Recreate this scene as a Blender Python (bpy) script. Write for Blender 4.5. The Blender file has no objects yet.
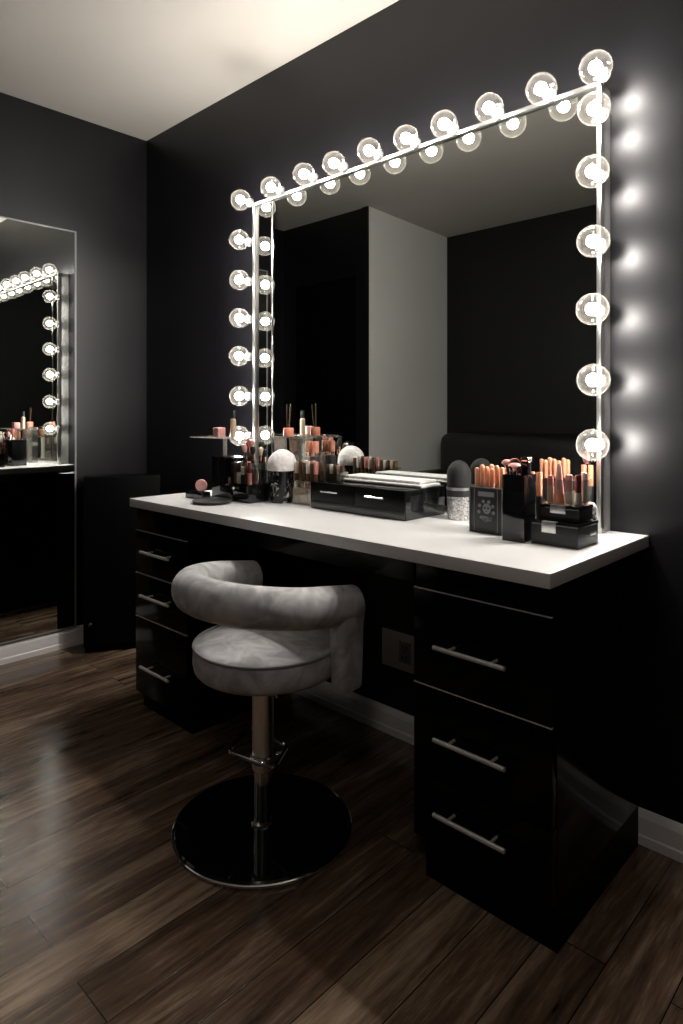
import bpy, bmesh, math, random
from mathutils import Vector, Matrix
random.seed(7)
PI = math.pi
sc = bpy.context.scene
COL = sc.collection

# ------------------------------------------------------------------ camera
cam_d = bpy.data.cameras.new('camera'); cam = bpy.data.objects.new('camera', cam_d); COL.objects.link(cam)
FOC, V0, TH = 650.47, 413.26, 0.7608
CAM = Vector((2.9667, -1.694, 1.0705))
cam.location = CAM
cam.rotation_euler = (PI/2, 0, TH)
cam_d.sensor_fit = 'HORIZONTAL'; cam_d.sensor_width = 36.0
cam_d.lens = 36.0*FOC/683.0
cam_d.shift_y = (V0-512.0)/683.0
cam_d.clip_start = 0.01
sc.camera = cam

# ------------------------------------------------------------------ light, exposure
BULB_STRENGTH = 385.0
FILL_LAMP = 27.0  # strength of the added, unseen fill lamp behind the viewer
w = bpy.data.worlds.new('world'); sc.world = w; w.use_nodes = True
w.node_tree.nodes['Background'].inputs[0].default_value = (0.02, 0.02, 0.022, 1)
w.node_tree.nodes['Background'].inputs[1].default_value = 0.5
sc.view_settings.view_transform = 'Standard'; sc.view_settings.look = 'None'
sc.view_settings.exposure = 0.0; sc.view_settings.gamma = 1.0
sc.view_settings.use_curve_mapping = False
sc.cycles.max_bounces = 12; sc.cycles.transparent_max_bounces = 24
sc.cycles.glossy_bounces = 6; sc.cycles.diffuse_bounces = 4
sc.cycles.caustics_reflective = False; sc.cycles.caustics_refractive = False
sc.cycles.sample_clamp_indirect = 10.0

# ------------------------------------------------------------------ materials
def mat(name, col=(.5, .5, .5), rough=.5, metal=0, spec=.5, **kw):
    m = bpy.data.materials.new(name); m.use_nodes = True
    b = m.node_tree.nodes['Principled BSDF']
    b.inputs['Base Color'].default_value = (*col, 1)
    b.inputs['Roughness'].default_value = rough
    b.inputs['Metallic'].default_value = metal
    b.inputs['Specular IOR Level'].default_value = spec
    for k, v in kw.items():
        b.inputs[k.replace('_', ' ')].default_value = v
    return m
def nodes(m):
    nt = m.node_tree
    return nt, nt.nodes, nt.links, nt.nodes['Principled BSDF']
def noise_on(m, scale, cols, rough=None, bump=0, detail=4, stretch=(1, 1, 1), dist=0.0):
    """Noise-driven colour (and bump) for an object-space material."""
    nt, N, L, b = nodes(m)
    tc = N.new('ShaderNodeTexCoord'); mp = N.new('ShaderNodeMapping'); mp.inputs['Scale'].default_value = stretch
    nz = N.new('ShaderNodeTexNoise'); nz.inputs['Scale'].default_value = scale; nz.inputs['Detail'].default_value = detail
    nz.inputs['Distortion'].default_value = dist
    L.new(tc.outputs['Object'], mp.inputs[0]); L.new(mp.outputs[0], nz.inputs['Vector'])
    cr = N.new('ShaderNodeValToRGB')
    cr.color_ramp.elements[0].position = .35; cr.color_ramp.elements[1].position = .68
    cr.color_ramp.elements[0].color = (*cols[0], 1); cr.color_ramp.elements[1].color = (*cols[1], 1)
    L.new(nz.outputs['Fac'], cr.inputs[0]); L.new(cr.outputs[0], b.inputs['Base Color'])
    if rough:
        mr = N.new('ShaderNodeMapRange'); mr.inputs[3].default_value = rough[0]; mr.inputs[4].default_value = rough[1]
        L.new(nz.outputs['Fac'], mr.inputs[0]); L.new(mr.outputs[0], b.inputs['Roughness'])
    if bump:
        bp = N.new('ShaderNodeBump'); bp.inputs['Strength'].default_value = bump; bp.inputs['Distance'].default_value = .002
        L.new(nz.outputs['Fac'], bp.inputs['Height']); L.new(bp.outputs[0], b.inputs['Normal'])
    return m

M = {}
M['wall'] = noise_on(mat('dark_wall_paint', rough=.34, spec=.37), 3.0, ((.0040, .0038, .0050), (.0054, .0050, .0066)), rough=(.34, .44), bump=.02)
M['far_wall'] = noise_on(mat('rear_wall_paint', rough=.6, spec=.3), 3.0, ((.0022, .0022, .0024), (.003, .0029, .0032)))
M['light_wall'] = noise_on(mat('light_wall_paint', rough=.7), 2.0, ((.84, .825, .80), (.88, .865, .84)))
M['ceiling'] = noise_on(mat('ceiling_paint', rough=.8), 2.0, ((.445, .42, .38), (.48, .455, .415)))
M['trim'] = mat('white_trim_paint', (.86, .84, .83), .35)
M['black'] = mat('black_lacquer', (.0015, .0015, .0017), .12, spec=.10)
M['blackmatte'] = mat('black_board', (.0015, .0015, .0017), .45, spec=.06)
M['gloss'] = mat('black_gloss_acrylic', (.006, .006, .007), .05, spec=.8)
M['softgloss'] = mat('black_drawer_front', (.003, .003, .003), .25, spec=.15)
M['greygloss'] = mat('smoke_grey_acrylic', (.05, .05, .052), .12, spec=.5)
M['softblack'] = mat('black_satin', (.022, .022, .023), .4, spec=.5)
M['bristle'] = noise_on(mat('dark_bristle', rough=.8), 60, ((.003, .0027, .0027), (.008, .007, .0065)), bump=.6, stretch=(1, 1, .15))
M['white'] = noise_on(mat('white_worktop_laminate', rough=.3), 4.0, ((.70, .695, .69), (.74, .735, .73)), rough=(.26, .34))
M['chrome'] = mat('polished_chrome', (.80, .79, .77), .08, 1)
M['brushed'] = noise_on(mat('brushed_steel', rough=.25, metal=1), 40, ((.74, .73, .72), (.86, .85, .84)), rough=(.26, .38), stretch=(1, 1, .05))
M['sidemetal'] = mat('satin_silver_side', (.72, .71, .69), .28, 1)
M['sidepanel'] = noise_on(mat('frosted_silver_side', rough=.25, spec=.8), 14, ((.34, .33, .32), (.62, .61, .60)), stretch=(1, 1, .4))
M['nickel'] = mat('satin_nickel', (.86, .85, .83), .38, .55)
M['mirror'] = mat('silvered_mirror', (.74, .765, .735), .0, 1)
M['velvet'] = noise_on(mat('grey_crushed_velvet', rough=.55, spec=.3, Sheen_Weight=.35, Sheen_Roughness=.35), 16.0, ((.33, .325, .33), (.64, .63, .635)), bump=.45, dist=1.2, detail=6)
M['piping'] = mat('grey_velvet_piping', (.30, .285, .28), .5, Sheen_Weight=.3)
M['coral'] = noise_on(mat('coral_gloss', rough=.28), 20, ((.80, .27, .17), (.88, .36, .25)))
M['peach'] = noise_on(mat('peach_lipstick', rough=.3), 20, ((.86, .36, .20), (.93, .47, .30)))
M['pink'] = noise_on(mat('pink_powder', rough=.6), 30, ((.72, .33, .30), (.85, .48, .44)), bump=.2)
M['rose'] = mat('rose_plastic', (.62, .25, .22), .3)
M['wine'] = mat('wine_red_plastic', (.14, .02, .02), .25)
M['beige'] = noise_on(mat('beige_liquid', rough=.35), 10, ((.55, .42, .30), (.66, .53, .40)))
M['cream'] = mat('cream_plastic', (.75, .70, .62), .35)
M['brown'] = mat('brown_plastic', (.10, .055, .035), .25)
M['gold'] = mat('rose_gold', (.85, .55, .42), .18, 1)
M['towel'] = noise_on(mat('white_terry_cloth', rough=.9, Sheen_Weight=.3), 120, ((.74, .73, .71), (.86, .85, .83)), bump=.7)
M['puff'] = noise_on(mat('white_powder_puff', rough=.95, Sheen_Weight=.4), 90, ((.72, .68, .66), (.88, .85, .83)), bump=.9)
M['glitter'] = noise_on(mat('silver_glitter', rough=.25, metal=.8), 220, ((.35, .34, .33), (.92, .91, .9)), rough=(.15, .5), bump=.9, detail=1)
M['marble'] = noise_on(mat('black_white_marble', rough=.15), 22, ((.004, .004, .004), (.55, .54, .52)), dist=2.5, detail=5)
M['marble'].node_tree.nodes['Color Ramp'].color_ramp.elements[0].position = .55
M['print'] = mat('grey_print', (.22, .22, .23), .4)
M['printdark'] = mat('dark_grey_print', (.05, .05, .055), .4)
M['leather'] = noise_on(mat('black_leather', rough=.4, spec=.4), 60, ((.006, .006, .006), (.01, .01, .01)), bump=.3)
M['socketgrey'] = mat('grey_socket_plastic', (.30, .29, .285), .35)
M['plate'] = mat('white_switch_plate', (.72, .70, .69), .35)
M['slot'] = mat('dark_slot', (.01, .01, .01), .6)
M['ceramic'] = mat('grey_lamp_holder', (.16, .155, .15), .35)

def clear_mat(name, tint, gloss_w, diff=0.0, rough=.02, fac_lo=.04, fac_hi=.6, power=3.0):
    """Thin clear plastic or glass: see-through, brighter towards its rim by Fresnel reflection."""
    m = bpy.data.materials.new(name); m.use_nodes = True
    nt = m.node_tree; N = nt.nodes; L = nt.links; N.clear()
    out = N.new('ShaderNodeOutputMaterial')
    tr = N.new('ShaderNodeBsdfTransparent'); tr.inputs[0].default_value = (*tint, 1)
    gl = N.new('ShaderNodeBsdfGlossy'); gl.inputs['Roughness'].default_value = rough; gl.inputs[0].default_value = (1, 1, 1, 1)
    lw = N.new('ShaderNodeLayerWeight'); lw.inputs['Blend'].default_value = .5
    pw = N.new('ShaderNodeMath'); pw.operation = 'POWER'; pw.inputs[1].default_value = power
    mr = N.new('ShaderNodeMapRange'); mr.inputs[3].default_value = fac_lo; mr.inputs[4].default_value = fac_hi
    L.new(lw.outputs['Facing'], pw.inputs[0]); L.new(pw.outputs[0], mr.inputs[0])
    mx = N.new('ShaderNodeMixShader'); L.new(mr.outputs[0], mx.inputs[0]); L.new(tr.outputs[0], mx.inputs[1]); L.new(gl.outputs[0], mx.inputs[2])
    last = mx
    if diff:
        tl = N.new('ShaderNodeBsdfTranslucent'); tl.inputs[0].default_value = (1, .93, .82, 1)
        m2 = N.new('ShaderNodeMixShader'); 
        mr2 = N.new('ShaderNodeMapRange'); mr2.inputs[3].default_value = diff*.35; mr2.inputs[4].default_value = diff*2.2
        L.new(pw.outputs[0], mr2.inputs[0]); L.new(mr2.outputs[0], m2.inputs[0])
        L.new(mx.outputs[0], m2.inputs[1]); L.new(tl.outputs[0], m2.inputs[2]); last = m2
    L.new(last.outputs[0], out.inputs[0])
    return m
M['acrylic'] = clear_mat('clear_acrylic', (.93, .94, .93), 1, fac_lo=.08, fac_hi=.75)
M['acrylic_edge'] = clear_mat('frosted_acrylic_edge', (.80, .80, .79), 1, diff=.10, rough=.15, fac_lo=.12, fac_hi=.6)
M['bulbglass'] = clear_mat('clear_bulb_glass', (.97, .96, .94), 1, diff=.013, fac_lo=.03, fac_hi=.5)

m = bpy.data.materials.new('glowing_filament'); m.use_nodes = True
nt = m.node_tree; nt.nodes.clear()
em = nt.nodes.new('ShaderNodeEmission'); em.inputs[0].default_value = (1.0, .96, .92, 1); em.inputs[1].default_value = BULB_STRENGTH
o_ = nt.nodes.new('ShaderNodeOutputMaterial'); nt.links.new(em.outputs[0], o_.inputs[0])
M['filament'] = m

def floor_mat():
    m = mat('dark_wood_planks', rough=.3, spec=.65)
    nt, N, L, b = nodes(m)
    tc = N.new('ShaderNodeTexCoord')
    sep = N.new('ShaderNodeSeparateXYZ'); L.new(tc.outputs['Object'], sep.inputs[0])
    cmb = N.new('ShaderNodeCombineXYZ'); L.new(sep.outputs['Y'], cmb.inputs[0]); L.new(sep.outputs['X'], cmb.inputs[1])
    br = N.new('ShaderNodeTexBrick'); br.offset = .37; br.squash = 1.0
    br.inputs['Scale'].default_value = 1.0
    br.inputs['Brick Width'].default_value = 1.15; br.inputs['Row Height'].default_value = .1175
    br.inputs['Mortar Size'].default_value = .0013; br.inputs['Mortar Smooth'].default_value = .2; br.inputs['Bias'].default_value = 0
    br.inputs['Color1'].default_value = (0, 0, 0, 1); br.inputs['Color2'].default_value = (1, 1, 1, 1); br.inputs['Mortar'].default_value = (.5, .5, .5, 1)
    L.new(cmb.outputs[0], br.inputs['Vector'])
    # grain, offset per plank
    mul = N.new('ShaderNodeVectorMath'); mul.operation = 'MULTIPLY_ADD'
    L.new(br.outputs['Color'], mul.inputs[0]); mul.inputs[1].default_value = (7.3, 3.1, 5.7); 
    sc_ = N.new('ShaderNodeVectorMath'); sc_.operation = 'MULTIPLY'; sc_.inputs[1].default_value = (1.25, 13.0, 1.0)
    L.new(cmb.outputs[0], sc_.inputs[0]); L.new(sc_.outputs[0], mul.inputs[2])
    n1 = N.new('ShaderNodeTexNoise'); n1.inputs['Scale'].default_value = 1.0; n1.inputs['Detail'].default_value = 7; n1.inputs['Roughness'].default_value = .62; n1.inputs['Distortion'].default_value = .9
    L.new(mul.outputs[0], n1.inputs['Vector'])
    n2 = N.new('ShaderNodeTexNoise'); n2.inputs['Scale'].default_value = 6.5; n2.inputs['Detail'].default_value = 5; n2.inputs['Roughness'].default_value = .7
    L.new(mul.outputs[0], n2.inputs['Vector'])
    cr = N.new('ShaderNodeValToRGB')
    e = cr.color_ramp.elements
    e[0].position = .30; e[0].color = (.013, .008, .006, 1)
    e[1].position = .74; e[1].color = (.45, .325, .225, 1)
    e2 = e.new(.52); e2.color = (.140, .088, .058, 1)
    a1 = N.new('ShaderNodeMath'); a1.operation = 'MULTIPLY_ADD'; L.new(n2.outputs['Fac'], a1.inputs[0]); a1.inputs[1].default_value = .46
    a0 = N.new('ShaderNodeMath'); a0.operation = 'MULTIPLY'; L.new(n1.outputs['Fac'], a0.inputs[0]); a0.inputs[1].default_value = .70
    L.new(a0.outputs[0], a1.inputs[2])
    # plank tone
    a2 = N.new('ShaderNodeMath'); a2.operation = 'MULTIPLY_ADD'; a2.inputs[1].default_value = .12
    L.new(br.outputs['Color'], a2.inputs[0]); L.new(a1.outputs[0], a2.inputs[2])
    a3 = N.new('ShaderNodeMath'); a3.operation = 'SUBTRACT'; a3.inputs[1].default_value = .125; L.new(a2.outputs[0], a3.inputs[0])
    L.new(a3.outputs[0], cr.inputs[0])
    mx = N.new('ShaderNodeMix'); mx.data_type = 'RGBA'; mx.inputs['B'].default_value = (.008, .006, .005, 1)
    L.new(br.outputs['Fac'], mx.inputs['Factor']); L.new(cr.outputs[0], mx.inputs['A'])
    L.new(mx.outputs['Result'], b.inputs['Base Color'])
    mr = N.new('ShaderNodeMapRange'); mr.inputs[3].default_value = .11; mr.inputs[4].default_value = .24
    L.new(n1.outputs['Fac'], mr.inputs[0]); L.new(mr.outputs[0], b.inputs['Roughness'])
    hs = N.new('ShaderNodeMath'); hs.operation = 'SUBTRACT'; L.new(a1.outputs[0], hs.inputs[0]); L.new(br.outputs['Fac'], hs.inputs[1])
    bp = N.new('ShaderNodeBump'); bp.inputs['Strength'].default_value = .35; bp.inputs['Distance'].default_value = .0015
    L.new(hs.outputs[0], bp.inputs['Height']); L.new(bp.outputs[0], b.inputs['Normal'])
    return m
M['floor'] = floor_mat()

# ------------------------------------------------------------------ mesh helpers
def link(name, bm, m, parent=None, smooth=True, loc=None, angle=35):
    me = bpy.data.meshes.new(name)
    bmesh.ops.recalc_face_normals(bm, faces=bm.faces)
    bm.to_mesh(me); bm.free()
    me.materials.append(m)
    if smooth:
        me.polygons.foreach_set('use_smooth', [True]*len(me.polygons))
        try: me.set_sharp_from_angle(angle=math.radians(angle))
        except Exception: pass
    o = bpy.data.objects.new(name, me); COL.objects.link(o)
    if parent is not None: o.parent = parent
    if loc is not None: o.location = loc
    return o
def tag(o, label=None, cat=None, group=None, kind=None):
    if label: o['label'] = label
    if cat: o['category'] = cat
    if group: o['group'] = group
    if kind: o['kind'] = kind
    return o
def thing(name, label, cat, loc=(0, 0, 0), rz=0, group=None):
    o = bpy.data.objects.new(name, None); COL.objects.link(o)
    o.empty_display_size = .05
    o.location = loc; o.rotation_euler = (0, 0, rz)
    return tag(o, label, cat, group)
def box(bm, x0, x1, y0, y1, z0, z1, bev=0.0, seg=2):
    vs = [bm.verts.new((x, y, z)) for x in (x0, x1) for y in (y0, y1) for z in (z0, z1)]
    fs = [(0, 1, 3, 2), (4, 6, 7, 5), (0, 4, 5, 1), (2, 3, 7, 6), (0, 2, 6, 4), (1, 5, 7, 3)]
    faces = [bm.faces.new([vs[i] for i in f]) for f in fs]
    if bev:
        es = list({e for f in faces for e in f.edges})
        bmesh.ops.bevel(bm, geom=es, offset=bev, segments=seg, profile=.6, affect='EDGES', clamp_overlap=True)
    return bm
def B(*a, **k):
    return box(bmesh.new(), *a, **k)
def lathe(bm, prof, cx=0, cy=0, n=32, cap=True):
    rings = []
    for r, z in prof:
        if r <= 1e-6: rings.append([bm.verts.new((cx, cy, z))])
        else: rings.append([bm.verts.new((cx+r*math.cos(2*PI*i/n), cy+r*math.sin(2*PI*i/n), z)) for i in range(n)])
    for a, b in zip(rings, rings[1:]):
        if len(a) == 1 and len(b) == 1: continue
        for i in range(n):
            j = (i+1) % n
            if len(a) == 1: bm.faces.new((a[0], b[i], b[j]))
            elif len(b) == 1: bm.faces.new((a[i], a[j], b[0]))
            else: bm.faces.new((a[i], a[j], b[j], b[i]))
    if cap:
        if len(rings[0]) > 2: bm.faces.new(rings[0])
        if len(rings[-1]) > 2: bm.faces.new(rings[-1])
    return bm
def L(prof, **k):
    return lathe(bmesh.new(), prof, **k)
def tube(bm, pts, r, n=12, closed=False, cap=True, sx=1.0, up=Vector((0, 0, 1))):
    """Sweep an (elliptic) section along pts; r may be a list; sx widens the horizontal axis."""
    pts = [Vector(p) for p in pts]; N = len(pts); rings = []
    prev = None
    for i, p in enumerate(pts):
        a = pts[(i-1) % N] if (closed or i) else p
        b = pts[(i+1) % N] if (closed or i < N-1) else p
        t = (b-a).normalized()
        u = up if abs(t.dot(up)) < .95 else Vector((0, 1, 0))
        if prev is not None and abs(t.dot(up)) >= .6: u = prev
        s = t.cross(u).normalized(); v = s.cross(t).normalized(); prev = v
        rr = r[i] if isinstance(r, (list, tuple)) else r
        rings.append([bm.verts.new(p+s*(rr*sx*math.cos(2*PI*k/n))+v*(rr*math.sin(2*PI*k/n))) for k in range(n)])
    for i in range(N if closed else N-1):
        a, b = rings[i], rings[(i+1) % N]
        for k in range(n):
            j = (k+1) % n
            bm.faces.new((a[k], a[j], b[j], b[k]))
    if cap and not closed:
        bm.faces.new(rings[0]); bm.faces.new(rings[-1])
    return bm
def ball(bm, c, r, seg=24, rings=16, sc_=(1, 1, 1)):
    mtx = Matrix.Translation(c) @ Matrix.Diagonal((sc_[0], sc_[1], sc_[2], 1))
    bmesh.ops.create_uvsphere(bm, u_segments=seg, v_segments=rings, radius=r, matrix=mtx)
    return bm
def struct(name, bm, m, smooth=False):
    return tag(link(name, bm, m, smooth=smooth), kind='structure')
def prism_y(bm, prof, y0, y1):
    """Extrude an (x,z) outline along y."""
    a = [bm.verts.new((x, y0, z)) for x, z in prof]; b = [bm.verts.new((x, y1, z)) for x, z in prof]
    n = len(prof)
    bm.faces.new(a); bm.faces.new(b[::-1])
    for i in range(n):
        bm.faces.new((a[i], a[(i+1) % n], b[(i+1) % n], b[i]))
    return bm
def prism_x(bm, prof, x0, x1):
    a = [bm.verts.new((x0, y, z)) for y, z in prof]; b = [bm.verts.new((x1, y, z)) for y, z in prof]
    n = len(prof)
    bm.faces.new(a); bm.faces.new(b[::-1])
    for i in range(n):
        bm.faces.new((a[i], a[(i+1) % n], b[(i+1) % n], b[i]))
    return bm

# ------------------------------------------------------------------ room
H = 2.44
XR, YB = 4.3, -2.65            # right wall, rear wall
XA, YA = .10, -1.655          # corner of the block behind with the door
T = .1
struct('floor', B(-.82, XR+T, YB-T, T, -T, 0), M['floor'])
struct('ceiling', B(-.82, XR+T, YB-T, T, H, H+T), M['ceiling'])
struct('wall_vanity', B(-.1, XR+T, 0, T, 0, H), M['wall'])
struct('wall_left', B(-.1, 0, -.95, 0, 0, H), M['wall'])
struct('wall_left_recess', B(-.82, -.72, YA, -.95, 0, H), M['wall'])
struct('wall_left_return', B(-.82, -.1, -.95, -.85, 0, H), M['wall'])
DX0, DX1, DZ = -.62, 0.015, 2.0   # doorway in the rear-left wall
bm = bmesh.new()
box(bm, -.82, DX0, YA-.09, YA, 0, H); box(bm, DX0, DX1, YA-.09, YA, DZ, H); box(bm, DX1, XA-.021, YA-.09, YA, 0, H); box(bm, XA-.021, XA+.031, YA, YA+.012, 0, H)
struct('wall_rear_left', bm, M['wall'])
bm = bmesh.new()
pl_ = [(XA-.02, YA), (XA+.03, YA), (.068, YB), (.03, YB)]
va = [bm.verts.new((x, y, 0)) for x, y in pl_]; vb = [bm.verts.new((x, y, H)) for x, y in pl_]
bm.faces.new(va[::-1]); bm.faces.new(vb)
for i in range(4): bm.faces.new((va[i], va[(i+1) % 4], vb[(i+1) % 4], vb[i]))
struct('wall_alcove', bm, M['light_wall'])
struct('wall_rear', B(-.82, XR+T, YB-T, YB, 0, H), M['far_wall'])
struct('wall_right', B(XR, XR+T, YB, 0, 0, H), M['far_wall'])
# rear door, seen only in the mirror
d = struct('door_1', B(DX0+.004, DX1-.004, YA-.07, YA-.03, .005, DZ-.004), M['blackmatte'])
bm = bmesh.new()
bmesh.ops.create_cone(bm, cap_ends=True, segments=20, radius1=.012, radius2=.012, depth=.05, matrix=Matrix.Translation((DX1-.06, YA-.006, .86)) @ Matrix.Rotation(PI/2, 4, 'X'))
ball(bm, (DX1-.06, YA+.025, .86), .024)
link('door_handle', bm, M['brushed'], d)

def bb_prof(s=1):
    return [(0, 0), (.014*s, 0), (.014*s, .022), (.0115*s, .026), (.0105*s, .066), (.007*s, .078), (.004*s, .085), (0, .085)]
bm = prism_x(bmesh.new(), [(-a, b) for a, b in bb_prof()], 0, XR); struct('baseboard_vanity', bm, M['trim'])
bm = prism_y(bmesh.new(), bb_prof(), -.95, -.014); struct('baseboard_left', bm, M['trim'])

# ------------------------------------------------------------------ vanity desk
XL, XRc, DEP, ZT, ZB = .825, 2.4075, .538, .768, .739
top = link('vanity_worktop', B(XL, XRc, -DEP, -.002, ZB, ZT, bev=.0015), M['white'])
tag(top, 'long white worktop of the vanity resting on two black drawer cabinets', 'worktop')
CF = -.488
def bar_handle(x0, x1, z, parent, yf):
    bm = bmesh.new(); y = yf-.03
    tube(bm, [(x0, y, z), (x1, y, z)], .0052, n=14)
    for x in (x0+.035, x1-.035):
        tube(bm, [(x, yf+.0005, z), (x, y, z)], .0032, n=12)
    return link('handle', bm, M['nickel'], parent)
def drawer_cabinet(x0, x1, zs, handles, hx, label, toe):
    t = thing('drawer_cabinet', label, 'cabinet', ((x0+x1)/2, CF/2, 0))
    ox, oy = -(x0+x1)/2, -CF/2
    def P(o): o.location = (ox, oy, 0); return o
    P(link('carcass', B(x0, x1, CF+.02, -.016, toe, ZB, bev=.001), M['black'], t))
    P(link('plinth', B(x0+.02, x1-.0005, CF+.022, -.02, 0, toe), M['blackmatte'], t))
    P(link('fascia', B(x0, x1, CF+.004, CF+.02, zs[0]+.002, ZB, bev=.001), M['black'], t))
    for i in range(3):
        za, zb = zs[i], zs[i+1]
        d = P(link('drawer', B(x0+.001, x1-.001, CF, CF+.0195, zb+.002, za-.002, bev=.0012), M['black'], t))
        bar_handle(hx[0], hx[1], handles[i], d, CF)
        e = link('edge_strip', B(x0+.001, x1-.001, CF-.0006, CF+.006, za-.0046, za-.002), M['nickel'], d) if i < 2 or x0 < 1.5 else None
    return t
drawer_cabinet(2.049, 2.3885, (.673, .455, .25, .098), (.555, .352, .187), (2.126, 2.301),
               'black three-drawer cabinet under the nearer end of the white worktop', .098)
drawer_cabinet(.778, 1.113, (.648, .493, .336, .055), (.580, .425, .173), (.862, 1.046),
               'black three-drawer cabinet under the far end of the worktop, behind the stool', .055)
apron = link('vanity_apron', B(1.1135, 2.0485, CF, CF+.018, .679, ZB), M['black'])
tag(apron, 'black board under the worktop front bridging the two drawer cabinets', 'board')

# ------------------------------------------------------------------ wall outlet in the knee space
o = thing('wall_outlet', 'white outlet plate on the wall below the worktop, beside the stool', 'outlet', (1.62, 0, .285))
link('plate', B(-.072, .072, -.006, 0, -.061, .061, bev=.002), M['plate'], o)
s = link('socket', B(.004, .052, -.0085, -.0055, -.034, .036, bev=.002), M['socketgrey'], o)
bm = bmesh.new()
for zz in (.018, -.018):
    box(bm, .018, .022, -.0095, -.008, zz-.006, zz+.006); box(bm, .033, .037, -.0095, -.008, zz-.006, zz+.006)
    box(bm, .025, .030, -.0095, -.008, zz-.013, zz-.008)
link('slots', bm, M['slot'], s)

# ------------------------------------------------------------------ lighted mirror
MX0, MX1, MZ0, MZ1 = .926, 2.314, ZT, 1.906
MY, LY = -.053, -.066
lm = thing('lighted_mirror', 'large vanity mirror edged with glowing globe bulbs, standing on the white worktop', 'mirror', (1.6, 0, ZT))
LO = Vector((-1.6, 0, -ZT))
def PM(o): o.location = LO; return o
RW = .012
PM(link('mirror_pane', B(MX0+RW-.004, MX1-RW+.004, MY, MY+.004, MZ0+.022, MZ1-RW+.004), M['mirror'], lm))
PM(link('backing', B(MX0+.007, MX1-.007, MY+.005, -.001, MZ0+.001, MZ1-.007), M['blackmatte'], lm))
fr = bmesh.new()
box(fr, MX0, MX0+RW, LY, MY+.006, MZ0, MZ1, bev=.003); box(fr, MX1-RW, MX1, LY, MY+.006, MZ0, MZ1, bev=.003)
box(fr, MX0+RW, MX1-RW, LY, MY+.006, MZ1-RW, MZ1, bev=.003); box(fr, MX0+RW, MX1-RW, LY+.012, MY+.006, MZ0, MZ0+.024, bev=.003)
PM(link('frame', fr, M['sidemetal'], lm))
PM(link('side_panel', B(MX1-.006, MX1-.002, MY+.006, -.001, MZ0, MZ1-.006), M['sidepanel'], lm))
PM(link('top_panel', B(MX0+.006, MX1-.006, MY+.006, -.001, MZ1-.006, MZ1-.002), M['sidepanel'], lm))
PM(link('side_panel', B(MX0+.002, MX0+.006, MY+.006, -.001, MZ0, MZ1-.006), M['sidepanel'], lm))
sm = bmesh.new()
tube(sm, [(1.034, MY-.001, MZ0+.024), (1.034, MY-.001, MZ1-RW)], .003, n=8)
PM(link('inner_bead', sm, M['chrome'], lm))

# bulb: globe with its neck; holder, stem and filament as sub-parts. axis -Y, origin at the frame's front
def bulb_globe():
    R, c = .039, .052
    prof = [(.0125, .004), (.0125, .014)]
    a0 = math.asin(.0135/R)
    for i in range(0, 19):
        a = PI-a0-(PI-a0)*i/18
        prof.append((max(R*math.sin(a), 0), c+R*math.cos(a)))
    prof[-1] = (0, c+R)
    return prof
def rot_bm(bm):
    bmesh.ops.rotate(bm, cent=(0, 0, 0), matrix=Matrix.Rotation(PI/2, 3, 'X'), verts=bm.verts); return bm
BULBS = [(.920, 1.908), (1.103, 1.913), (1.283, 1.917), (1.431, 1.916), (1.589, 1.915), (1.739, 1.911), (1.878, 1.911), (2.027, 1.910), (2.18, 1.910), (2.322, 1.913),
         (.912, 1.752), (.912, 1.595), (.912, 1.445), (.910, 1.296), (.912, 1.138), (.912, .981),
         (2.318, 1.814), (2.314, 1.662), (2.316, 1.491), (2.314, 1.325), (2.316, 1.152), (2.314, .993)]
proto = None
for i, (bx, bz) in enumerate(BULBS):
    if proto is None:
        g = link('bulb', rot_bm(L(bulb_globe(), n=36, cap=False)), M['bulbglass'], lm, angle=80)
        hl = link('lamp_holder', rot_bm(L([(0, 0), (.017, 0), (.017, .006), (.0145, .010), (.0145, .014), (0, .014)], n=24)), M['ceramic'], g)
        st = link('stem', rot_bm(L([(0, .014), (.006, .014), (.005, .026), (.0025, .034), (0, .036)], n=16)), M['ceramic'], g)
        fl = link('filament', rot_bm(ball(bmesh.new(), (0, 0, .053), .0155, seg=16, rings=10, sc_=(1, 1, 1.12))), M['filament'], g)
        proto = (g, hl, st, fl)
    else:
        g = proto[0].copy(); g.parent = lm; COL.objects.link(g)
        for c in proto[1:]:
            k = c.copy(); k.parent = g; COL.objects.link(k)
    g.location = LO+Vector((bx, LY, bz))

# ------------------------------------------------------------------ wall mirror on the left wall
wm = thing('wall_mirror', 'tall dark-framed mirror on the left wall reflecting the glowing bulbs', 'mirror', (.0, -.62, .088))
link('mirror_pane', B(.010, .014, -.256, .247, .006, 1.814), M['mirror'], wm)
fr = bmesh.new()
box(fr, 0, .0165, .247, .255, 0, 1.820, bev=.001); box(fr, 0, .0165, -.264, -.256, 0, 1.820, bev=.001)
box(fr, 0, .0165, -.256, .247, 1.814, 1.820, bev=.001); box(fr, 0, .0165, -.256, .247, 0, .006, bev=.001)
link('frame', fr, M['print'], wm)
link('backing', B(0, .010, -.256, .247, .006, 1.814), M['blackmatte'], wm)

# ------------------------------------------------------------------ black corner cabinet
cc = thing('corner_cabinet', 'narrow black cabinet in the dark corner between left wall mirror and vanity', 'cabinet', (.152, -.397, 0), math.radians(60.5))
link('body', B(0, .33, .012, .12, .03, .787, bev=.002), M['blackmatte'], cc)
d = link('door', B(.002, .328, 0, .0118, .034, .783, bev=.0015), M['blackmatte'], cc)
bm = bmesh.new(); tube(bm, [(.03, .001, .135), (.03, -.012, .135)], .005); ball(bm, (.03, -.014, .135), .008)
link('knob', bm, M['softblack'], d)
link('plinth', B(.006, .324, .02, .11, 0, .03), M['blackmatte'], cc)

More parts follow.
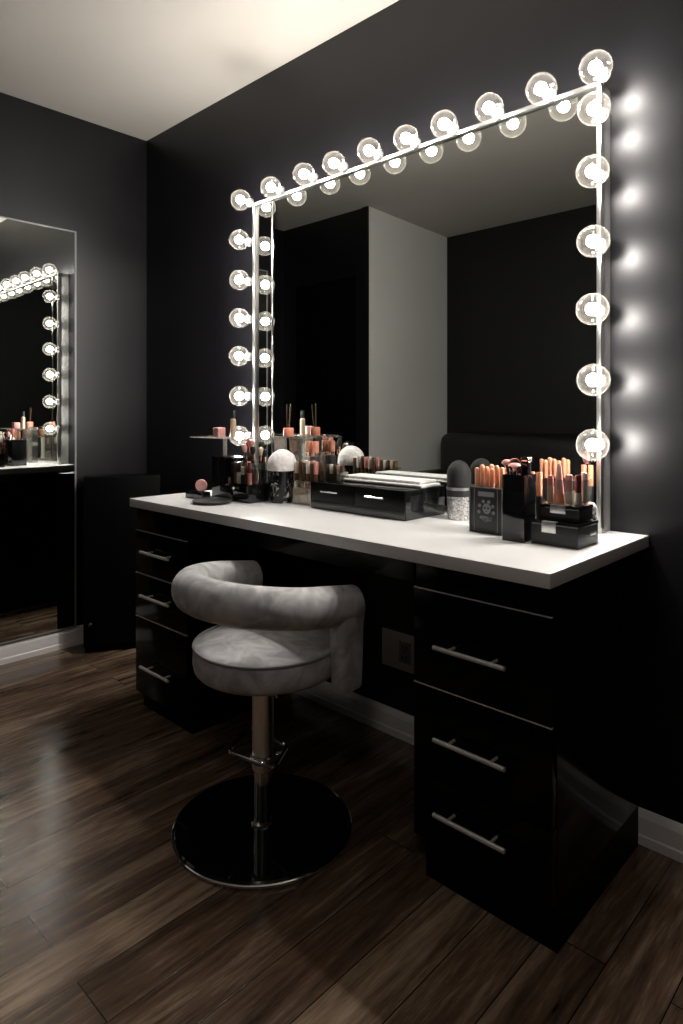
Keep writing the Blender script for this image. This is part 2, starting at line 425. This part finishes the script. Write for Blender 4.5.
# ------------------------------------------------------------------ stool
st = thing('swivel_stool', 'grey velvet swivel stool with a curved tube backrest on a round black base', 'stool', (1.656, -.6125, 0))
link('base_plate', L([(0, 0), (.221, 0), (.225, .004), (.225, .010), (.221, .0145), (0, .0145)], n=96), M['gloss'], st)
rim = bmesh.new()
tube(rim, [(  .2265*math.cos(2*PI*i/96),   .2265*math.sin(2*PI*i/96), .0065) for i in range(96)], .0045, n=10, closed=True)
link('base_rim', rim, M['chrome'], st)
link('lower_column', L([(0, .0145), (.034, .0145), (.033, .018), (.0235, .021), (.0225, .03), (.0225, .17), (0, .17)], n=40), M['chrome'], st)
link('upper_column', L([(0, .150), (.026, .150), (.0282, .153), (.0282, .395), (.06, .398), (.06, .4095), (0, .4095)], n=40), M['brushed'], st)
# seat cushion: round drum with a domed top
SR, S0, S1 = .190, .410, .482
prof = [(0, S0), (SR-.03, S0), (SR-.012, S0+.004), (SR-.003, S0+.014), (SR, S0+.03), (SR-.001, S1-.008), (SR-.006, S1)]
for i in range(1, 9):
    a = i/8; prof.append(((SR-.006)*(1-a)**.9 if i < 8 else 0, S1+.022*math.sin(a*PI/2)))
seat = link('seat', L(prof, n=80), M['velvet'], st, angle=60)
pp = bmesh.new(); tube(pp, [((SR-.003)*math.cos(2*PI*i/80), (SR-.003)*math.sin(2*PI*i/80), S1) for i in range(80)], .004, n=8, closed=True)
link('piping', pp, M['piping'], seat)
# horseshoe backrest: back at -Y, arms forward to +Y
RB = .197
path = []
ZBK, ZAR = .632, .592
def zb_(y): return ZBK+(ZAR-ZBK)*((y+RB)/(RB+.12))
n_arc = 40
ys = []
for i in range(6):
    y = .125-(.125)*i/5; path.append((RB+.0, y*.85, zb_(y)))
for i in range(1, n_arc):
    a = -PI*i/n_arc; path.append((RB*math.cos(a), RB*math.sin(a), zb_(RB*math.sin(a))))
for i in range(6):
    y = .125*i/5; path.append((-RB, y*.85, zb_(y)))
rr = [.049]*len(path)
bk = bmesh.new()
def end(sgn, y):   # rounded ends
    return
tube(bk, path, rr, n=28, sx=.92, cap=False)
# domed ends
for ring_pts, yend, x in ((0, .10625, RB), (1, .10625, -RB)):
    z = zb_(.125); prev = None; K = 6
    for k in range(K+1):
        a = k/K*PI/2; s = math.cos(a); y = yend+.018*math.sin(a)
        if k == K:
            v = bk.verts.new((x, y, z))
            for j in range(28): bk.faces.new((prev[j], prev[(j+1) % 28], v))
        else:
            ring = [bk.verts.new((x+.049*.92*s*math.cos(2*PI*j/28), y, z+.049*s*math.sin(2*PI*j/28))) for j in range(28)]
            if prev:
                for j in range(28): bk.faces.new((prev[j], prev[(j+1) % 28], ring[(j+1) % 28], ring[j]))
            prev = ring
bmesh.ops.remove_doubles(bk, verts=bk.verts, dist=.0008)
link('backrest', bk, M['velvet'], st, angle=70)
for s in (1, -1):
    sp = bmesh.new()
    # padded upright between the tube's end and the seat's side
    secs = [(.392, .036, .019), (.399, .040, .022), (.45, .041, .024), (.54, .042, .026), (.585, .044, .032)]
    ringp = None
    for z, wy, wx in secs:
        cx = s*(RB+.010); cyy = .080
        ring = []
        for k in range(24):
            a = 2*PI*k/24; ca, sa = math.cos(a), math.sin(a)
            e = .45
            ring.append(sp.verts.new((cx+wx*abs(ca)**e*math.copysign(1, ca), cyy+wy*abs(sa)**e*math.copysign(1, sa), z)))
        if ringp:
            for k in range(24): sp.faces.new((ringp[k], ringp[(k+1) % 24], ring[(k+1) % 24], ring[k]))
        else: sp.faces.new(ring)
        ringp = ring
    sp.faces.new(ringp)
    link('arm_support', sp, M['velvet'], st, angle=50)
for o in st.children:
    if o.name.split('.')[0] in ('seat', 'backrest', 'arm_support'): o.location = (.009, .008, 0)
# footrest hoop round the column and the gas-lift lever
def rf(R, F): # camera right/forward offsets to world
    th = TH
    return Vector((math.cos(th)*R-math.sin(th)*F, math.sin(th)*R+math.cos(th)*F, 0))
hoop = []
cs = [rf(-.095, .02), rf(.035, -.060), rf(.060, .05), rf(-.05, .16)]
for i in range(4):
    a, b, c = cs[i-1], cs[i], cs[(i+1) % 4]
    p0 = b+(a-b).normalized()*.02; p2 = b+(c-b).normalized()*.02
    for k in range(6):
        t = k/5; hoop.append((1-t)**2*p0+2*t*(1-t)*b+t*t*p2+Vector((0, 0, .182)))
fb = bmesh.new(); tube(fb, hoop, .0052, n=10, closed=True)
fo = link('footrest', fb, M['chrome'], st)
cb = lathe(bmesh.new(), [(.0275, .172), (.033, .172), (.034, .176), (.034, .190), (.033, .194), (.0275, .194)], n=32, cap=False)
q = rf(.05, .02).normalized()
tube(cb, [q*.03+Vector((0, 0, .182)), q*.056+Vector((0, 0, .182))], .006, n=10)
q2 = rf(.012, -.05).normalized(); tube(cb, [q2*.03+Vector((0, 0, .182)), q2*.050+Vector((0, 0, .182))], .005, n=10)
link('collar', cb, M['chrome'], fo)
lv = bmesh.new(); p = rf(.035, -.012)
tube(lv, [p+Vector((0, 0, .408)), p+Vector((0, 0, .345)), p*1.08+Vector((0, 0, .338))], .0035, n=10)
link('lift_lever', lv, M['chrome'], st)

# ------------------------------------------------------------------ cosmetics on the worktop
Z = ZT
def lipstick(x, y, z, r, h, cap, base, label, group, tip='round', sect=.45, name='lipstick'):
    t = thing(name, label, 'lipstick', (x, y, z), 0, group)
    link('tube', L([(0, 0), (r, 0), (r, h*sect), (r*.82, h*sect), (r*.82, h*sect+.002), (0, h*sect+.002)], n=16), base, t)
    zc = h*sect+.002
    if tip == 'round':
        prof = [(0, zc), (r*.86, zc), (r*.86, h-r*.8)]+[(r*.86*math.cos(a*PI/10), h-r*.8+r*.8*math.sin(a*PI/10)) for a in range(1, 5)]+[(0, h)]
    elif tip == 'cone':
        prof = [(0, zc), (r*.9, zc), (r*.75, zc+(h-zc)*.3), (r*.42, h*.93), (r*.25, h), (0, h)]
    else:
        prof = [(0, zc), (r*.95, zc), (r*.95, h-.002), (r*.85, h), (0, h)]
    link('cap' if tip == 'flat' else 'bullet', L(prof, n=16), cap, t)
    return t
def acrylic_tray(bm, x0, x1, y0, y1, z0, z1, t=.0025):
    box(bm, x0, x1, y0, y0+t, z0, z1); box(bm, x0, x1, y1-t, y1, z0, z1)
    box(bm, x0, x0+t, y0+t, y1-t, z0, z1); box(bm, x1-t, x1, y0+t, y1-t, z0, z1)
    return bm
def brush(x, y, z, h, lean, label, group, head=None, hm=None, r=.004):
    t = thing('makeup_brush', label, 'brush', (x, y, z), 0, group)
    t.rotation_euler = (lean[0], lean[1], 0)
    link('handle', L([(0, 0), (r*.7, 0), (r, h*.3), (r*.9, h*.6), (0, h*.6)], n=12), M['softblack'], t)
    link('ferrule', L([(0, h*.6), (r*1.1, h*.6), (r*1.3, h*.76), (0, h*.76)], n=12), M['gold'], t)
    link('bristles', L([(0, h*.76), (r*1.3, h*.76), (r*(head or 2), h*.88), (r*(head or 2)*.75, h*.96), (0, h)], n=14), hm or M['bristle'], t)
    return t

# far end: black box with an acrylic riser, pink block, flask
bb = thing('black_box', 'tall black box at the far end of the worktop, carrying an acrylic shelf', 'box', (1.052, -.26, Z))
link('body', B(-.067, .067, -.04, .04, 0, .140, bev=.002), M['gloss'], bb)
link('lid', B(-.068, .068, -.041, .041, .1405, .147, bev=.0015), M['gloss'], bb)
rs = thing('acrylic_riser', 'clear acrylic shelf on a post, above the tall black box at the far end', 'shelf', (1.02, -.26, Z+.147))
link('foot', B(-.045, .075, -.035, .035, 0, .003, bev=.001), M['acrylic'], rs)
link('post', B(-.012, -.004, -.006, .006, .003, .0645), M['acrylic_edge'], rs)
link('shelf_board', B(-.16, .125, -.05, .05, .0645, .0685, bev=.0008), M['acrylic_edge'], rs)
pb = thing('pink_candle', 'small square pink candle on the acrylic shelf at the far end', 'candle', (.996, -.275, Z+.2155))
link('wax', B(-.017, .017, -.017, .017, 0, .034, bev=.004), M['pink'], pb)
link('wick', L([(0, .034), (.001, .034), (.0008, .042), (0, .042)], n=8), M['softblack'], pb)
fk = thing('perfume_bottle', 'slim tan perfume bottle behind the pink candle on the acrylic shelf', 'bottle', (1.018, -.228, Z+.2155))
link('body', L([(0, 0), (.010, 0), (.0105, .004), (.0105, .062), (.006, .068), (0, .068)], n=20), M['beige'], fk)
link('cap', L([(0, .068), (.008, .068), (.008, .098), (0, .098)], n=20), M['softblack'], fk)
cp = thing('powder_compact', 'round pink powder compact standing on a small black stand at the worktop end', 'compact', (1.0, -.37, Z))
link('stand', B(-.052, .052, -.018, .018, 0, .026, bev=.003), M['gloss'], cp)
bm = L([(0, -.005), (.020, -.005), (.0215, -.002), (.0215, .002), (.020, .005), (0, .006)], n=32)
bmesh.ops.rotate(bm, cent=(0, 0, 0), matrix=Matrix.Rotation(PI/2, 3, 'X'), verts=bm.verts)
bmesh.ops.rotate(bm, cent=(0, 0, 0), matrix=Matrix.Rotation(.6, 3, 'Z'), verts=bm.verts)
bmesh.ops.translate(bm, vec=(.022, 0, .0475), verts=bm.verts)
link('powder_disc', bm, M['pink'], cp)
ds = thing('black_dish', 'flat round black dish lying on the worktop in front of the tall black box', 'dish', (1.142, -.408, Z))
link('dish', L([(0, 0), (.05, 0), (.064, .005), (.067, .010), (.064, .0105), (.052, .005), (0, .004)], n=48), M['softblack'], ds)

# drawer organiser with brushes and lipsticks
og = thing('cosmetic_organizer', 'small black drawer organizer with clear tray, crowded with brushes and lipsticks', 'organizer', (1.1915, -.2835, Z))
link('drawer_box', B(-.0525, .0525, -.0465, .0465, 0, .062, bev=.001), M['gloss'], og)
dr = link('drawer', B(-.049, .049, -.0495, -.0467, .006, .058, bev=.0008), M['gloss'], og)
bm = bmesh.new(); tube(bm, [(-.02, -.0494, .047), (-.02, -.056, .047)], .003); ball(bm, (-.02, -.058, .047), .0062, 14, 10); link('knob', bm, M['chrome'], dr)
link('clear_tray', acrylic_tray(bmesh.new(), -.0525, .0525, -.0465, .0465, .062, .134), M['acrylic'], og)
cm = [M['brown'], M['rose'], M['wine'], M['gold'], M['cream'], M['softblack']]
nm = {'brown_plastic': 'brown', 'rose_plastic': 'rose', 'wine_red_plastic': 'wine red', 'rose_gold': 'rose gold', 'cream_plastic': 'cream', 'black_satin': 'black'}
k = 0
for row, yy in enumerate((-.318, -.292)):
    for j in range(5):
        x = 1.1915-.038+j*.019
        c = cm[(k*5+row*2) % 6]; b = cm[(k+3) % 6]; k += 1
        lipstick(x, yy, Z+.062, .0072, .058+.008*((k*7) % 3), c, b, 'lipstick tube standing in the clear tray of the small black organizer', 'lipsticks in the black organizer', 'flat', .5)
for j, (dx, dy, h, lx, ly, hm) in enumerate([(-.036, .022, .135, .05, -.16, M['pink']), (-.022, .028, .150, -.02, -.10, M['rose']), (-.006, .022, .128, .04, -.04, M['bristle']),
                                             (.010, .030, .145, -.03, .05, M['bristle']), (.024, .022, .125, .02, .06, M['beige']), (.038, .030, .118, .0, .02, M['bristle']),
                                             (-.030, .034, .16, -.05, -.20, M['rose'])]):
    brush(1.1915+dx, -.2835+dy, Z+.063, h, (lx, ly), 'makeup brush in the bunch rising from the small black organizer', 'brushes in the black organizer', head=2.6, hm=hm)

# powder jar
pj = thing('powder_jar', 'black and white marbled jar topped with a fluffy white powder puff', 'jar', (1.2905, -.226, Z))
link('jar', L([(0, 0), (.038, 0), (.041, .004), (.0415, .012), (.040, .100), (.041, .108), (0, .108)], n=40), M['marble'], pj)
bm = ball(bmesh.new(), (0, 0, .1225), .051, 40, 28, (1.0, 1.0, 1.12))
for v in bm.verts:
    n = (math.sin(v.co.x*190+v.co.z*130)+math.sin(v.co.y*170-v.co.z*210)+math.sin((v.co.x+v.co.y)*260))/3
    c = Vector((0, 0, .1225)); v.co = c+(v.co-c)*(1+.035*n)
    if v.co.z < .1085: v.co.z = .1085
link('powder_puff', bm, M['puff'], pj)

# reed diffuser on a little riser
r2 = thing('acrylic_riser', 'clear acrylic bridge shelf behind the powder jar, carrying a coral diffuser', 'shelf', (1.236, -.12, Z))
bm = bmesh.new(); box(bm, -.079, -.075, -.03, .03, 0, .214); box(bm, .004, .008, -.03, .03, 0, .214)
link('side_panel', bm, M['acrylic_edge'], r2)
link('shelf_board', B(-.084, .078, -.032, .032, .214, .219, bev=.001), M['acrylic_edge'], r2)
df = thing('reed_diffuser', 'coral reed diffuser with two dark sticks on the acrylic bridge shelf', 'diffuser', (1.203, -.12, Z+.219))
link('jar', L([(0, 0), (.018, 0), (.019, .003), (.019, .028), (.017, .031), (0, .031)], n=28), M['coral'], df)
for a, hh in ((-.10, .085), (.05, .088)):
    bm = bmesh.new(); tube(bm, [(a*.06, 0, .030), (a*.06+a*hh*.8, .004, .031+hh)], .0022, n=8); link('reed', bm, M['brown'], df)

# beige bottles in an acrylic box
ab = thing('acrylic_box', 'clear acrylic box of beige bottles beside the left end of the black drawer chest', 'organizer', (1.392, -.17, Z))
link('tray', acrylic_tray(bmesh.new(), -.058, .058, -.06, .06, .003, .075), M['acrylic'], ab)
link('base', B(-.058, .058, -.06, .06, 0, .003), M['acrylic'], ab)
link('shelf_board', B(-.058, .058, -.06, .06, .0752, .078), M['acrylic'], ab)
for ix in range(3):
    for iy in range(2):
        x, y = 1.392+(ix-1)*.036, -.17+(-.034 if iy == 0 else .026)
        t = thing('foundation_bottle', 'beige foundation bottle standing inside the clear acrylic box', 'bottle', (x, y, Z+.003), 0, 'foundation bottles in the acrylic box')
        link('body', B(-.016, .016, -.02, .02, 0, .05, bev=.003), M['beige'], t)
        link('cap', L([(0, .05), (.008, .05), (.008, .066), (0, .066)], n=16), M['gold'], t)
k = 0
for ix in range(6):
    for iy in range(2):
        x, y = 1.392-.046+ix*.0185, -.17+(-.040 if iy == 0 else -.016)
        c = [M['beige'], M['brown'], M['brown'], M['cream'], M['brown'], M['rose']][(ix+iy*2) % 6]
        lipstick(x, y, Z+.078, .0075, .060+.006*(ix % 2), c, M['brown'], 'lipstick tube standing on top of the clear acrylic box of beige bottles', 'lipsticks on the acrylic box', 'flat', .35)
for x, m_, lab in ((1.278, M['peach'], 'clear bottle with a peach cap, behind the acrylic box, nearer the powder jar'), (1.310, M['coral'], 'clear bottle with a coral cap, behind the acrylic box, nearer the black drawer chest')):
    t = thing('capped_bottle', lab, 'bottle', (x+.006, -.094, Z))
    link('body', B(-.0135, .0135, -.012, .012, 0, .150, bev=.003), M['cream'] if m_ is M['peach'] else M['printdark'], t)
    link('neck', L([(0, .150), (.01, .150), (.01, .164), (0, .164)], n=16), M['gold'], t)
    link('cap', L([(0, .164), (.0125, .164), (.0125, .200), (.0115, .203), (0, .203)], n=24), m_, t)

# long two-drawer chest
lb = thing('drawer_chest', 'long low black acrylic chest with two drawers, in front of the mirror', 'chest', (1.65, -.1485, Z))
link('body', B(-.192, .192, -.103, .0865, 0, .084, bev=.001), M['gloss'], lb)
link('top_rim', acrylic_tray(bmesh.new(), -.192, .192, -.1065, .0865, .0842, .0856, .003), M['acrylic'], lb)
for x0, hx in ((-.190, -.092), (.001, .091)):
    d = link('drawer', B(x0, x0+.189, -.1065, -.1032, .026, .0825, bev=.0008), M['softgloss'], lb)
    bm = bmesh.new(); hc = hx-.004
    tube(bm, [(hc-.036, -.118, .0585), (hc+.036, -.118, .0585)], .0028, n=10)
    for s in (-.026, .026): tube(bm, [(hc+s, -.1060, .0585), (hc+s, -.118, .0585)], .0024, n=8)
    link('handle', bm, M['chrome'], d)
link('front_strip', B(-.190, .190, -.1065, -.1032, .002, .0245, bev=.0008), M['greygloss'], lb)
tw = bmesh.new()
for lay, (hw, hd, z0, z1) in enumerate([(.160, .048, .0842, .0945), (.150, .042, .0946, .1045)]):
    box(tw, -hw+.015, hw+.015, -hd+.01, hd+.01, z0, z1, bev=.007, seg=4)
tw_t = thing('folded_towel', 'folded white cloth lying on top of the long black drawer chest', 'towel', (1.665, -.137, Z+.0002))
link('cloth', tw, M['towel'], tw_t)
k = 0
rk = thing('lipstick_rack', 'clear rack of dark lipsticks on the far end of the black drawer chest', 'rack', (1.505, -.188, Z+.0842))
link('rack', acrylic_tray(bmesh.new(), -.042, .042, -.018, .018, 0, .030, .002), M['acrylic'], rk)
for ix in range(5):
    c = [M['brown'], M['cream'], M['brown'], M['beige'], M['brown']][ix]
    lipstick(1.505-.032+ix*.016, -.188, Z+.0842, .0072, .052, c, M['brown'], 'lipstick tube in the clear rack on the long black drawer chest', 'lipsticks in the rack on the chest', 'flat', .4)

# glitter jar with black domed lid
gj = thing('glitter_jar', 'silver glitter jar with a black band and tall black domed lid', 'jar', (1.926, -.113, Z))
link('jar', L([(0, 0), (.030, 0), (.0325, .003), (.035, .066), (0, .066)], n=40), M['glitter'], gj)
link('band', L([(0, .0662), (.0355, .0662), (.0355, .084), (0, .084)], n=40), M['softblack'], gj)
link('collar', L([(0, .0842), (.036, .0842), (.036, .092), (0, .092)], n=40), M['brushed'], gj)
link('domed_lid', L([(0, .0922), (.034, .0922), (.0345, .125)]+[(.0345*math.cos(a*PI/16), .125+.043*math.sin(a*PI/16)) for a in range(1, 8)]+[(0, .168)], n=40), M['bristle'], gj)

# black printed holder with peach lipsticks
sk = thing('lipstick_holder', 'square black holder with grey emblem, full of peach lipsticks', 'holder', (2.102, -.215, Z))
bm = bmesh.new(); hw, hd, t_ = .046, .045, .004
box(bm, -hw, hw, -hd, hd, 0, .004, bev=.0008)
box(bm, -hw, hw, -hd, -hd+t_, .004, .116, bev=.0008); box(bm, -hw, hw, hd-t_, hd, .004, .116, bev=.0008)
box(bm, -hw, -hw+t_, -hd+t_, hd-t_, .004, .116); box(bm, hw-t_, hw, -hd+t_, hd-t_, .004, .116)
body = link('body', bm, M['softblack'], sk)
bm = bmesh.new()
for sx in (-1, 1): box(bm, sx*.046-.0012, sx*.046+.0012, -.0468, -.0446, 0, .1165); box(bm, sx*.033-.0008, sx*.033+.0008, -.0458, -.0449, .006, .112)
box(bm, -.046, .046, -.0468, -.0446, .114, .1172)
link('corner_trim', bm, M['print'], body)
bm = bmesh.new()
box(bm, -.022, .024, -.0456, -.0448, .093, .105)
link('title_band', bm, M['print'], body)
bm = bmesh.new()   # emblem: a wreath of petals round a disc
def ydisc(bm, cx, cz, r, y0=-.0462, y1=-.0448, n=14, sz=1.0):
    a = [bm.verts.new((cx+r*math.cos(2*PI*i/n), y0, cz+r*sz*math.sin(2*PI*i/n))) for i in range(n)]
    b = [bm.verts.new((cx+r*math.cos(2*PI*i/n), y1, cz+r*sz*math.sin(2*PI*i/n))) for i in range(n)]
    bm.faces.new(a); bm.faces.new(b[::-1])
    for i in range(n): bm.faces.new((a[i], a[(i+1) % n], b[(i+1) % n], b[i]))
ydisc(bm, .003, .063, .0115, sz=1.15)
for i in range(9):
    a = PI*(.62+1.76*i/8); ydisc(bm, .001+.021*math.cos(a), .058+.024*math.sin(a), .0045)
for dx in (-.008, -.001, .006, .013): ydisc(bm, dx, .0375, .0042, sz=1.5)
link('emblem', bm, M['print'], body)
bm = bmesh.new(); ydisc(bm, -.0015, .064, .003, -.0468, -.0460); ydisc(bm, .0075, .064, .003, -.0468, -.0460); ydisc(bm, .003, .0565, .0018, -.0468, -.0460)
link('emblem_detail', bm, M['softblack'], body)
for iy, yy in enumerate((-.243, -.219)):
    for ix in range(6):
        lipstick(2.102-.0355+ix*.0142, yy+.002*(ix % 2), Z+.004, .0067, .160+.004*((ix*5+iy) % 3), M['peach'], M['gold'],
                 'peach lipstick standing in the square black holder', 'peach lipsticks in the square holder', 'round', .66)

# tall black holder with brushes
tb = thing('brush_holder', 'tall slim black gloss box with pink brushes and a bottle in its top', 'holder', (2.2025, -.277, Z))
bm = bmesh.new(); hw, hd = .0285, .028
box(bm, -hw, hw, -hd, -hd+.003, 0, .157, bev=.0008); box(bm, -hw, hw, hd-.003, hd, 0, .157, bev=.0008)
box(bm, -hw, -hw+.003, -hd+.003, hd-.003, 0, .157); box(bm, hw-.003, hw, -hd+.003, hd-.003, 0, .157)
box(bm, -hw+.003, hw-.003, -hd+.003, hd-.003, 0, .135)
link('body', bm, M['gloss'], tb)
for dx, dy, hgt, lean, head, lab in ((-.016, -.008, .058, (.05, -.25), 2.6, 'pink-tipped brush head leaning out of the tall black box, toward the peach lipsticks'),
                                     (-.003, -.014, .050, (.1, .05), 3.4, 'fluffy pink brush head at the front of the tall black box')):
    t = brush(2.2025+dx, -.277+dy, Z+.1355, hgt, lean, lab, None, head=head, hm=M['pink'], r=.0042)
t = thing('round_compact', 'small round dark compact with rose rim on the tall black box', 'compact', (2.188, -.262, Z+.1355))
bm = bmesh.new(); 
lathe(bm, [(0, -.004), (.0165, -.004), (.0175, 0), (.0165, .004), (0, .004)], n=28)
bmesh.ops.rotate(bm, cent=(0, 0, 0), matrix=Matrix.Rotation(PI/2, 3, 'X'), verts=bm.verts); bmesh.ops.rotate(bm, cent=(0, 0, 0), matrix=Matrix.Rotation(.75, 3, 'Z'), verts=bm.verts)
bmesh.ops.translate(bm, vec=(-.006, 0, .0345+.006), verts=bm.verts); tube(bm, [(0-.004, 0, 0), (-.005, 0, .026)], .005, n=10)
link('case', bm, M['rose'], t)
bm = lathe(bmesh.new(), [(0, 0), (.0135, 0), (.0135, .0006), (0, .0008)], n=28)
bmesh.ops.rotate(bm, cent=(0, 0, 0), matrix=Matrix.Rotation(PI/2, 3, 'X'), verts=bm.verts)
bmesh.ops.translate(bm, vec=(0, -.0040, 0), verts=bm.verts)
bmesh.ops.rotate(bm, cent=(0, 0, 0), matrix=Matrix.Rotation(.75, 3, 'Z'), verts=bm.verts)
bmesh.ops.translate(bm, vec=(-.006, 0, .0405), verts=bm.verts)
link('dark_face', bm, M['softblack'], t)
t = thing('square_bottle', 'square black bottle with rose gold top edge in the tall black box', 'bottle', (2.215, -.263, Z+.1355))
link('body', B(-.0085, .0085, -.009, .009, 0, .052, bev=.0015), M['gloss'], t)
link('cap', B(-.0098, .0098, -.0102, .0102, .0522, .062, bev=.0015), M['gold'], t)

# stacked low boxes with silver latches
def latch_box(x0, x1, y0, y1, z0, z1, label, lx, sidelatch):
    t = thing('latched_box', label, 'box', ((x0+x1)/2, (y0+y1)/2, z0))
    ox, oy = (x0+x1)/2, (y0+y1)/2; hx, hy, h = (x1-x0)/2, (y1-y0)/2, z1-z0
    link('body', B(-hx, hx, -hy, hy, 0, h-.008, bev=.0012), M['softblack'], t)
    link('lid', B(-hx-.001, hx+.001, -hy-.001, hy+.001, h-.0078, h, bev=.0012), M['gloss'], t)
    a, b = lx[0]-ox, lx[1]-ox
    bm = B(a, b, -hy-.0028, -hy-.0009, h-.024 if h > .045 else h-.018, h-.001, bev=.0006); box(bm, a, b, -hy-.0028, -hy+.012, h, h+.0014, bev=.0004)
    link('latch', bm, M['brushed'], t)
    if sidelatch: link('side_handle', B(hx+.0008, hx+.0035, .005, .035, h-.030, h-.022, bev=.0008), M['brushed'], t)
    return t
latch_box(2.241, 2.353, -.290, -.180, Z, Z+.0535, 'low black box with silver latch at the near end of the worktop', (2.268, 2.302), True)
latch_box(2.250, 2.343, -.262, -.186, Z+.0549, Z+.0895, 'smaller black latched box stacked on top of the low black box', (2.275, 2.312), False)
ZU = Z+.0909
lr = thing('lipstick_rack', 'clear acrylic rack of pink and red cosmetics on the stacked black boxes', 'rack', (2.2965, -.222, ZU))
link('base', B(-.045, .045, -.036, .036, 0, .003), M['acrylic'], lr)
link('rack', acrylic_tray(bmesh.new(), -.045, .045, -.036, .036, .0032, .058, .002), M['acrylic'], lr)
tb_ = [(-.030, -.022, .0075, .062, 'rose', 'beige', 'flat', .6, 'slim rose tube with a tan cap, in the clear rack beside the pink cone bottle'),
       (-.008, -.024, .0125, .090, 'pink', 'coral', 'cone', .25, 'tallest pink cone-shaped bottle in the clear rack on the stacked boxes'),
       (.014, -.020, .0085, .066, 'pink', 'cream', 'flat', .4, 'pale pink tube in the clear rack, on the near side of the cone bottle'),
       (.030, -.006, .0075, .066, 'wine', 'cream', 'flat', .35, 'dark wine-red tube in the clear rack behind the pale tube'),
       (.034, .018, .0078, .070, 'cream', 'cream', 'flat', .5, 'cream white tube at the corner of the clear rack nearest the mirror'),
       (-.030, .010, .0075, .055, 'wine', 'softblack', 'flat', .5, 'short black and wine tube at the rear of the clear rack'),
       (.004, .016, .0080, .050, 'softblack', 'cream', 'flat', .5, 'short tube with a black cap behind the pink cone bottle')]
for dx, dy, r, h, c, b, tip, sect, lab in tb_:
    lipstick(2.2965+dx, -.222+dy, ZU+.003, r, h, M[c], M[b], lab, None, tip, sect, name='cosmetic_tube')
# orange tubes standing behind the tall box
for i, (x, y) in enumerate(((2.200, -.205), (2.219, -.205))):
    lipstick(x, y, Z, .0075, .158, M['peach'] if i % 2 else M['coral'], M['softblack'], 'orange capped tall tube behind the tall slim black box', 'orange tubes behind the tall box', 'flat', .62, name='cosmetic_tube')
# little glass bottle by the mirror
gb = thing('glass_bottle', 'small faceted glass bottle behind the stacked black boxes, close to the mirror', 'bottle', (2.322, -.150, Z))
link('body', L([(0, 0), (.017, 0), (.020, .006), (.020, .050), (.010, .060), (0, .060)], n=8), M['acrylic'], gb)
link('liquid', L([(0, .003), (.015, .003), (.0175, .008), (.0175, .036), (0, .036)], n=8), M['cream'], gb)
link('stopper', ball(bmesh.new(), (0, 0, .074), .0155, 12, 8), M['puff'], gb)

# ------------------------------------------------------------------ sofa behind the viewer, seen in the mirror
sf = thing('leather_sofa', 'black leather sofa against the rear wall, seen reflected in the big mirror', 'sofa', (1.09, YB+.02, 0))
link('base', B(-.75, .75, .05, .80, .06, .28, bev=.02), M['leather'], sf)
link('backrest', B(-.93, .93, .0, .26, .06, .935, bev=.11, seg=6), M['leather'], sf)
for s in (-1, 1):
    link('arm', B(min(s*.95, s*.76), max(s*.95, s*.76), .2, .85, .06, .665, bev=.08, seg=6), M['leather'], sf)
for i in (-1, 0, 1):
    link('seat_cushion', B(i*.5-.245, i*.5+.245, .25, .82, .285, .46, bev=.04, seg=4), M['leather'], sf)
for sx in (-.85, .85):
    for sy in (.08, .75):
        link('leg', B(sx-.03, sx+.03, sy-.03, sy+.03, 0, .06), M['softblack'], sf)

# ------------------------------------------------------------------ added fill lamp, unseen behind the viewer, to lift the dim areas
cl = thing('fill_lamp', 'added round fill lamp on the ceiling, unseen behind the viewer', 'lamp', (3.2, -2.2, H))
link('canopy', L([(0, -.02), (.15, -.02), (.155, -.004), (.155, 0), (0, 0)], n=40), M['trim'], cl)
m = bpy.data.materials.new('fill_lamp_glass'); m.use_nodes = True; nt = m.node_tree; nt.nodes.clear()
em = nt.nodes.new('ShaderNodeEmission'); em.inputs[0].default_value = (1.0, .93, .86, 1); em.inputs[1].default_value = FILL_LAMP
o_ = nt.nodes.new('ShaderNodeOutputMaterial'); nt.links.new(em.outputs[0], o_.inputs[0]); M['opal'] = m
link('shade', L([(0, -.075), (.05, -.073), (.10, -.060), (.135, -.038), (.145, -.0205), (0, -.0205)], n=40), M['opal'], cl)
